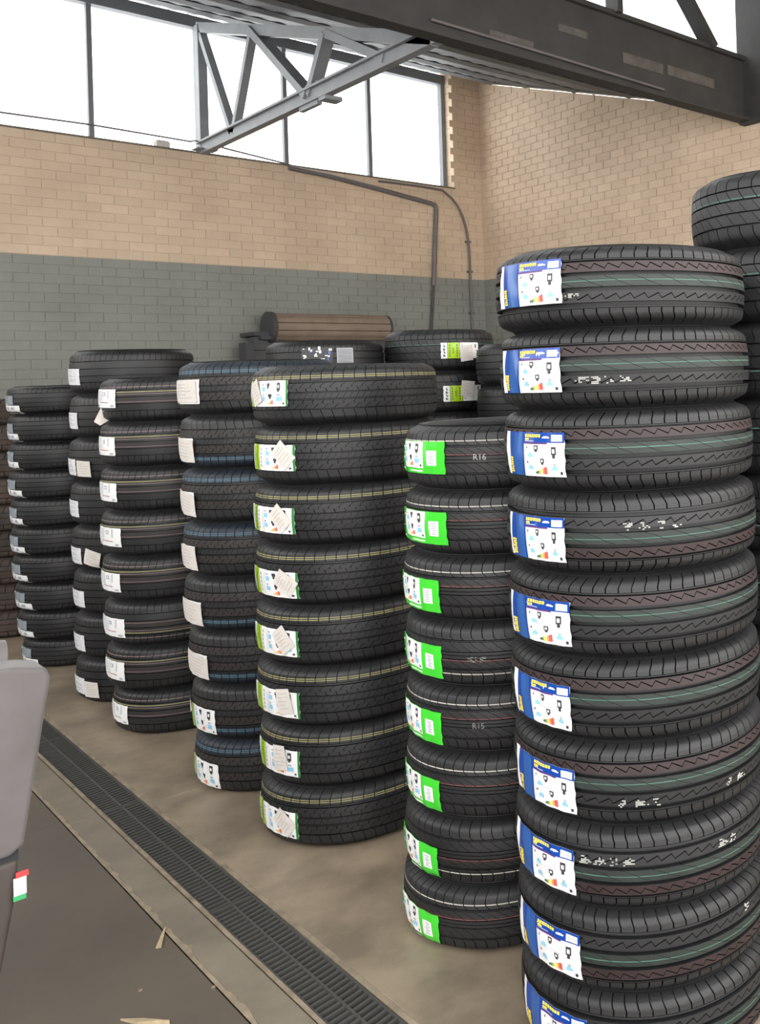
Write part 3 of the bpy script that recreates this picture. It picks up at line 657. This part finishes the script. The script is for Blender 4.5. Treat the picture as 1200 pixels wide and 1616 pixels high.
def text_mesh(T, txt, a0, zc, h, key):
    cu = bpy.data.curves.new('txt', 'FONT'); cu.body = txt; cu.size = h / 0.70; cu.align_x = 'CENTER'; cu.offset = 0.0
    ob = bpy.data.objects.new('txt', cu); COL.objects.link(ob); bpy.context.view_layer.update()
    me = bpy.data.meshes.new_from_object(ob.evaluated_get(bpy.context.evaluated_depsgraph_get()))
    bpy.data.objects.remove(ob); bpy.data.curves.remove(cu)
    for v in me.vertices:
        s = v.co.x; zz = zc + v.co.y - h / 2; vv = (zz - T.W / 2) / (0.472 * T.W); r = T.prof(vv) + 0.0008; a = a0 + s / T.R
        v.co = Vector((r * math.cos(a), r * math.sin(a), zz))
    me.materials.clear(); me.materials.append(MT[key]); return me

ORD = ['top', 'second', 'third', 'fourth', 'fifth', 'sixth', 'seventh', 'eighth', 'ninth', 'tenth', 'eleventh']
def stack(T, x, y, n, shifts, flips, stackname, group, detail=None, face=None):
    """n tyres from the floor up; index 0 is the top one; returns the roots"""
    px, py = -y / math.hypot(x, y), x / math.hypot(x, y); roots = []
    for i in range(n):
        t = shifts[i] if i < len(shifts) else 0.0
        r = empty('tyre', (x + px * t, y + py * t, (n - 1 - i) * T.W))
        which = 'top tyre' if i == 0 else ('bottom tyre' if i == n - 1 else ORD[i] + ' tyre from the top')
        ex = (detail or {}).get(i, '')
        tag(r, ('black ' if not ex else 'black ') + which + ' ' + (ex + ' ' if ex else '') + 'in ' + stackname, 'tyre', group)
        yaw = random.uniform(0, 2 * PI)
        if flips[i] if i < len(flips) else False: new_obj('tread', T.tread, r, (0, 0, T.W), (PI, 0, yaw))
        else: new_obj('tread', T.tread, r, (0, 0, 0), (0, 0, yaw))
        new_obj('sidewall', T.side, r, (0, 0, 0), (0, 0, yaw)); new_obj('sidewall', T.side, r, (0, 0, T.W), (PI, 0, yaw))
        roots.append(r)
    return roots
def put_label(root, T, kind, aL, aR, dz, h, seed, slope=0.0):
    if aL > aR: aR += 2 * PI
    return new_obj('label', label_mesh(T, kind, aL, aR, T.W / 2 + dz, h, seed, slope), root)
def put_note(root, T, ac, dz, wd, h, rot, seed, parent=None):
    return new_obj('price_note', note_mesh(T, ac, T.W / 2 + dz, wd, h, rot, seed), parent or root)

# ---------------- stack 1: blue and white labels
T1 = TY['zig'](0.306, 0.1815)
S1 = stack(T1, 1.613, 1.693, 10, [.016, .011, .007, .006, .007, .008, .006, .008, .009, .006], [0, 0, 0, 1, 0, 0, 0, 1, 1, 1],
           'the tall stack with blue and white labels', 'tyres in the blue labelled stack')
a1 = [(2.82, -2.76, .012), (2.76, -2.81, -.001), (2.77, -2.81, -.006), (2.76, -2.84, -.012), (2.72, -2.81, -.014), (2.78, -2.83, -.014), (2.74, -2.82, -.014), (2.70, -2.84, -.008), (2.73, -2.81, -.008), (2.73, -2.79, -.010)]
for i, (aL, aR, dz) in enumerate(a1): put_label(S1[i], T1, 'blue', aL, aR, dz, 0.098, 100 + i, 0.03 if i > 4 else 0.0)
for i, a0, a2, v in ((0, -2.74, -2.62, -.22), (1, -2.70, -2.19, -.30), (3, -2.40, -1.88, .22), (6, -2.50, -2.10, -.38), (7, -2.80, -2.38, .28), (6, -1.66, -1.42, -.34), (7, -1.75, -1.55, .30), (8, -1.50, -1.36, .38)):
    new_obj('stencil_print', stencil_mesh(T1, a0, (a2 - a0) * 0.306, v, 0.017, 40 + i), S1[i])
# ---------------- stack 2: bright green labels
T2 = TY['dir'](0.28, 0.1755)
S2 = stack(T2, 1.64, 2.313, 8, [-.029, -.024, -.015, -.015, -.011, -.006, .003, .012], [0, 0, 0, 1, 0, 0, 1, 0],
           'the stack with bright green labels', 'tyres in the green labelled stack')
a2 = [(2.61, -2.79, .002), (2.67, -2.77, -.012), (2.62, -2.84, -.018), (2.62, -2.84, -.018), (2.62, -2.85, -.02), (2.62, -2.87, -.025), (2.63, -2.88, -.028), (2.63, -2.85, -.03)]
for i, (aL, aR, dz) in enumerate(a2): put_label(S2[i], T2, 'green', aL, aR, dz, 0.088, 200 + i, 0.02 * i / 4)
new_obj('stencil_print', text_mesh(T2, 'R16', -2.433, 0.0878 + 0.004, 0.016, 'stencil'), S2[0])
new_obj('stencil_print', text_mesh(T2, 'R15', -2.46, 0.0878 - 0.006, 0.015, 'stencil_grey'), S2[4])
new_obj('stencil_print', stencil_mesh(T2, -2.56, 0.055, -.08, 0.015, 71, 'stencil_grey'), S2[3])
# ---------------- stack 3: lime and white labels with handwritten notes
T3 = TY['tour_y'](0.314, 0.199)
S3 = stack(T3, 1.657, 3.22, 8, [.002, -.002, .003, .005, .01, .012, .007, .011], [0] * 8,
           'the wide stack with lime and white labels', 'tyres in the lime labelled stack')
a3 = [(2.87, -2.67, .009), (2.85, -2.62, -.006), (2.78, -2.63, -.014), (2.78, -2.60, -.026), (2.86, -2.60, -.018), (2.85, -2.60, -.02), (2.85, -2.64, -.014), (2.78, -2.67, -.016)]
n3 = [(3.10, .012, .35), (-2.768, .004, .75), (-2.817, -.006, .72), (-2.76, -.02, .95), (-2.791, -.008, .6), (-2.79, -.01, .15), (-2.90, -.002, .1), (-2.846, -.012, .85)]
for i, (aL, aR, dz) in enumerate(a3):
    lb = put_label(S3[i], T3, 'lime', aL, aR, dz, 0.086, 300 + i, 0.02 * i / 4)
    a, d, r = n3[i]; put_note(S3[i], T3, a, d, 0.062, 0.082, r, 330 + i, lb)
# ---------------- stack 4: blue-lined treads with creased white notes
T4 = TY['tour_b'](0.292, 0.2035)
S4 = stack(T4, 1.632, 3.853, 8, [.02, .019, .018, .019, .02, .01, .005, -.001], [0, 1, 0, 0, 1, 1, 1, 0],
           'the blue-lined stack with pale note labels', 'tyres in the blue-lined stack')
a4 = [(2.78, -2.76, -.012, 'whitegreen'), (2.82, -2.91, -.03, 0), (2.82, -2.92, -.03, 0), (2.82, -2.92, -.03, 0), (2.84, -2.84, -.034, 0), (2.9, -2.81, -.03, 0), (2.9, -2.73, -.03, 'whitegreen'), (2.82, -2.73, -.03, 'whitegreen')]
for i, (aL, aR, dz, k) in enumerate(a4):
    ac = (aL + aR + 2 * PI) / 2; wd = (aR + 2 * PI - aL) * 0.292
    lb = put_label(S4[i], T4, 'whitegreen', aL, aR, dz, 0.092, 400 + i, 0.03 * i / 4)
    if i < 6: put_note(S4[i], T4, ac + 0.04, dz + 0.002, wd * 0.95 if i else wd * 0.8, 0.085, -0.06 * (i % 3), 430 + i, lb)
    elif i == 6: put_note(S4[i], T4, aL, dz + 0.035, 0.05, 0.06, 0.5, 430 + i, lb)
# ---------------- stack 5: fine-lined treads with white printed labels
T5 = TY['lined'](0.285, 0.198)
S5 = stack(T5, 1.600, 4.805, 8, [.008, .011, .012, .016, .016, .013, .009, -.012], [0, 0, 0, 0, 0, 1, 0, 0],
           'the striped stack with square white labels', 'tyres in the striped white labelled stack')
a5 = [(2.80, -2.73, .010), (2.80, -2.76, -.004), (2.80, -2.74, -.010), (2.80, -2.66, -.010), (2.80, -2.70, -.012), (2.80, -2.66, -.014), (2.80, -2.70, -.008), (2.80, -2.78, -.008)]
for i, (aL, aR, dz) in enumerate(a5): put_label(S5[i], T5, 'white', aL, aR, dz, 0.082, 500 + i, 0.02)
pl = Vector((-0.949, 0.316, 0)); vd = Vector((0.316, 0.949, 0)); b = MB(); z5 = T5.W / 2 + 0.010 - 0.041
q5 = [Vector(pl * (0.279 + a)) - vd * (0.075 + d) + Vector((0, 0, z5 + zz)) for a, zz, d in ((-0.004, 0, 0), (-0.016, 0, 0), (-0.040, -0.053, 0.004), (0.0, -0.080, 0.012), (0.024, -0.062, 0.008))]
b.face(q5); b.face([p - vd * 0.0008 for p in q5][::-1]); b.build('price_note', MT['paper'], S5[0])
# ---------------- stack 6: plain black tyres with narrow pale labels
T6 = TY['plain_a'](0.28, 0.2165)
S6 = stack(T6, 1.618, 5.437, 8, [-.009, -.008, .001, 0, -.001, -.003, -.002, -.002], [0, 1, 0, 1, 0, 0, 1, 0],
           'the plain black stack with narrow pale labels', 'tyres in the narrow labelled stack')
a6 = [(2.82, -.02), (2.90, -.02), (2.94, -.032), (2.89, -.02), (2.86, -.035), (2.82, -.03), (2.84, -.03), (2.86, -.024)]
for i, (aR, dz) in enumerate(a6): put_label(S6[i], T6, 'plain', 2.78, -aR, dz, 0.080, 600 + i, 0.03)
for i, ac, dz, rot in ((2, -2.72, -.04, -.05), (4, -2.60, -.045, -.3), (7, -2.70, -.036, -.02)): put_note(S6[i], T6, ac, dz, 0.09, 0.078, rot, 640 + i)
# ---------------- stack 7: ten low tyres with small two-part labels
T7 = TY['plain_a'](0.285, 0.157)
S7 = stack(T7, 1.58, 6.40, 10, [.019, .015, .016, .019, .014, .015, .01, 0, -.008, -.026], [0, 1] * 5,
           'the stack with small silver and white labels', 'tyres in the silver labelled stack')
a7 = [-2.69, -2.77, -2.77, -2.69, -2.71, -2.67, -2.66, -2.62, -2.64, -2.64]
for i, aR in enumerate(a7): put_label(S7[i], T7, 'small', 2.85, aR, -.022, 0.100, 700 + i, 0.03)
# ---------------- stack 8: dusty tyres behind the last stack
T8 = TY['dusty'](0.31, 0.1665)
S8 = stack(T8, 1.55, 7.45, 9, [0, .01, -.01, .012, 0, -.008, .01, 0, 0], [0, 1] * 5, 'the dusty brown stack by the grey wall', 'tyres in the dusty brown stack')
for r in S8: r['label'] = r['label'].replace('black ', 'dusty ', 1)
# ---------------- second row
TA = TY['plain_a'](0.30, 0.2188)
SA = stack(TA, 2.40, 4.90, 8, [], [0] * 8, 'the stack before the roller shutter', 'tyres in front of the roller shutter')
new_obj('label', label_mesh(TA, 'mess', -2.42, -1.55, TA.W / 2 + 0.03, 0.085, 801), SA[0])
TB = TY['diag'](0.30, 0.2250)
SB = stack(TB, 2.95, 4.65, 8, [], [0, 1] * 4, 'the wide lime labelled stack by the pipe', 'tyres in the wide labelled stack')
put_label(SB[0], TB, 'wide', -2.12, -1.40, -0.005, 0.085, 811); put_note(SB[0], TB, -1.66, -0.02, 0.075, 0.085, 0.12, 812)
put_label(SB[1], TB, 'wide', -2.10, -1.36, -0.012, 0.085, 813); put_note(SB[1], TB, -1.66, 0.012, 0.075, 0.085, -0.12, 814)
TC = TY['plain_a'](0.30, 0.2125)
SC = stack(TC, 3.12, 4.02, 8, [], [0] * 8, 'the stack half hidden behind green labels', 'tyres in the half hidden stack')
TD = TY['diag'](0.30, 0.2067)
SD = stack(TD, 2.25, 1.645, 10, [], [0, 0, 1, 0, 1, 0, 0, 1, 0, 0], 'the unlabelled stack behind the blue labels', 'tyres in the tallest unlabelled stack')

# ------------------------------------------------------------------ upholstered seat at the edge of the drain
def soft_panel(name, outline, y0, y1, m, parent, bev=0.02, seg=4):
    bm = bmesh.new(); vs = [bm.verts.new((x, y0, z)) for x, z in outline]; f = bm.faces.new(vs)
    ex = bmesh.ops.extrude_face_region(bm, geom=[f]); bmesh.ops.translate(bm, verts=[v for v in ex['geom'] if isinstance(v, bmesh.types.BMVert)], vec=(0, y1 - y0, 0))
    bmesh.ops.bevel(bm, geom=list(bm.edges), offset=bev, segments=seg, affect='EDGES', profile=0.6)
    bmesh.ops.recalc_face_normals(bm, faces=bm.faces)
    me = bpy.data.meshes.new(name); bm.to_mesh(me); bm.free(); me.materials.append(m)
    for p in me.polygons: p.use_smooth = True
    return new_obj(name, me, parent)
st = empty('upholstered_seat', (0.12, 2.6, 0)); tag(st, 'grey upholstered seat with a small red, white and green tag beside the drain', 'seat')
def child(o): o.location = (-0.12, -2.6, 0); return o
child(soft_panel('backrest', [(-0.28, 0.53), (0.478, 0.53), (0.505, 0.545), (0.563, 0.895), (0.555, 0.918), (0.49, 0.935), (-0.28, 0.955)], 2.49, 2.60, MT['seat'], st, 0.012))
b = MB(); pr = []
b.tube([(-0.28, 2.62, 0.93), (0.45, 2.62, 0.93), (0.485, 2.62, 0.928), (0.50, 2.62, 0.926)], 0.045, 16); child(b.build('bolster', MT['seat'], st))
child(soft_panel('seat_base', [(-0.28, 0.03), (0.41, 0.03), (0.492, 0.45), (0.497, 0.515), (-0.28, 0.515)], 2.50, 2.78, MT['seat2'], st, 0.012))
b = MB(); b.box(-0.27, 0.497, 2.505, 2.77, 0.512, 0.534); child(b.build('seam', MT['seam'], st))
for x in (-0.22, 0.33):
    for y in (2.54, 2.73):
        b = MB(); b.box(x, x + 0.05, y, y + 0.04, 0.0, 0.045); child(b.build('foot', MT['seam'], st))
b = MB(); sl = 0.12
for k, (z0, z1) in enumerate(((0.432, 0.443), (0.443, 0.480), (0.480, 0.492))):
    b.box(0.483 + (z0 - 0.44) * sl, 0.506 + (z0 - 0.44) * sl, 2.488, 2.491, z0, z1, k)
child(b.build('fabric_tag', [MT['tag_g'], MT['tag_w'], MT['tag_r']], st))

# ------------------------------------------------------------------ litter on the floor
def chip(pts, h, label, m=MT['wood'], name='wood_chip', cat='wood chip', z0=0.0):
    b = MB(); n = len(pts); top = [(x, y, z0 + h * (1.0 if i % 2 else 0.6)) for i, (x, y) in enumerate(pts)]; bot = [(x, y, z0) for x, y in pts]
    b.face(top); b.face(bot[::-1])
    for k in range(n): b.face([bot[k], bot[(k + 1) % n], top[(k + 1) % n], top[k]])
    o = b.build(name, m); tag(o, label, cat); return o
chip([(0.872, 2.870), (0.884, 2.862), (0.916, 2.935), (0.926, 2.952), (0.915, 2.945)], 0.006, 'slim pale wood splinter lying across the slab joint near the drain', z0=-0.001)
chip([(0.713, 2.616), (0.735, 2.565), (0.785, 2.500), (0.788, 2.512), (0.748, 2.578)], 0.008, 'broad pale wood splinter lying on the dark floor slab', z0=-0.001)
for k, (x, y, wh) in enumerate(((0.935, 2.80, 'on the pale strip beside the slim wood splinter'), (0.907, 2.564, 'on the dark slab beside its chipped joint'), (0.780, 2.699, 'alone on the dark slab beside the broad wood splinter'))):
    chip([(x, y), (x + 0.007, y + 0.002), (x + 0.006, y + 0.009), (x - 0.002, y + 0.006)], 0.004, 'tiny pale concrete crumb ' + wh, MT['edge'], 'concrete_crumb', 'crumb', z0=-0.001).__setitem__('group', 'crumbs by the slab joint')
# broken edge of the slab joint
b = MB(); rows = []
for k in range(90):
    y = 2.2 + 2.6 * k / 89; wv = 0.004 + 0.004 * random.random() + (0.006 if random.random() < 0.15 else 0)
    rows.append([(0.9175 - 0.001, y, 0.0002), (0.9175 + wv + 0.004, y, 0.0012)])
b.grid(rows); b.build('chipped_edge', MT['edge'], floor)
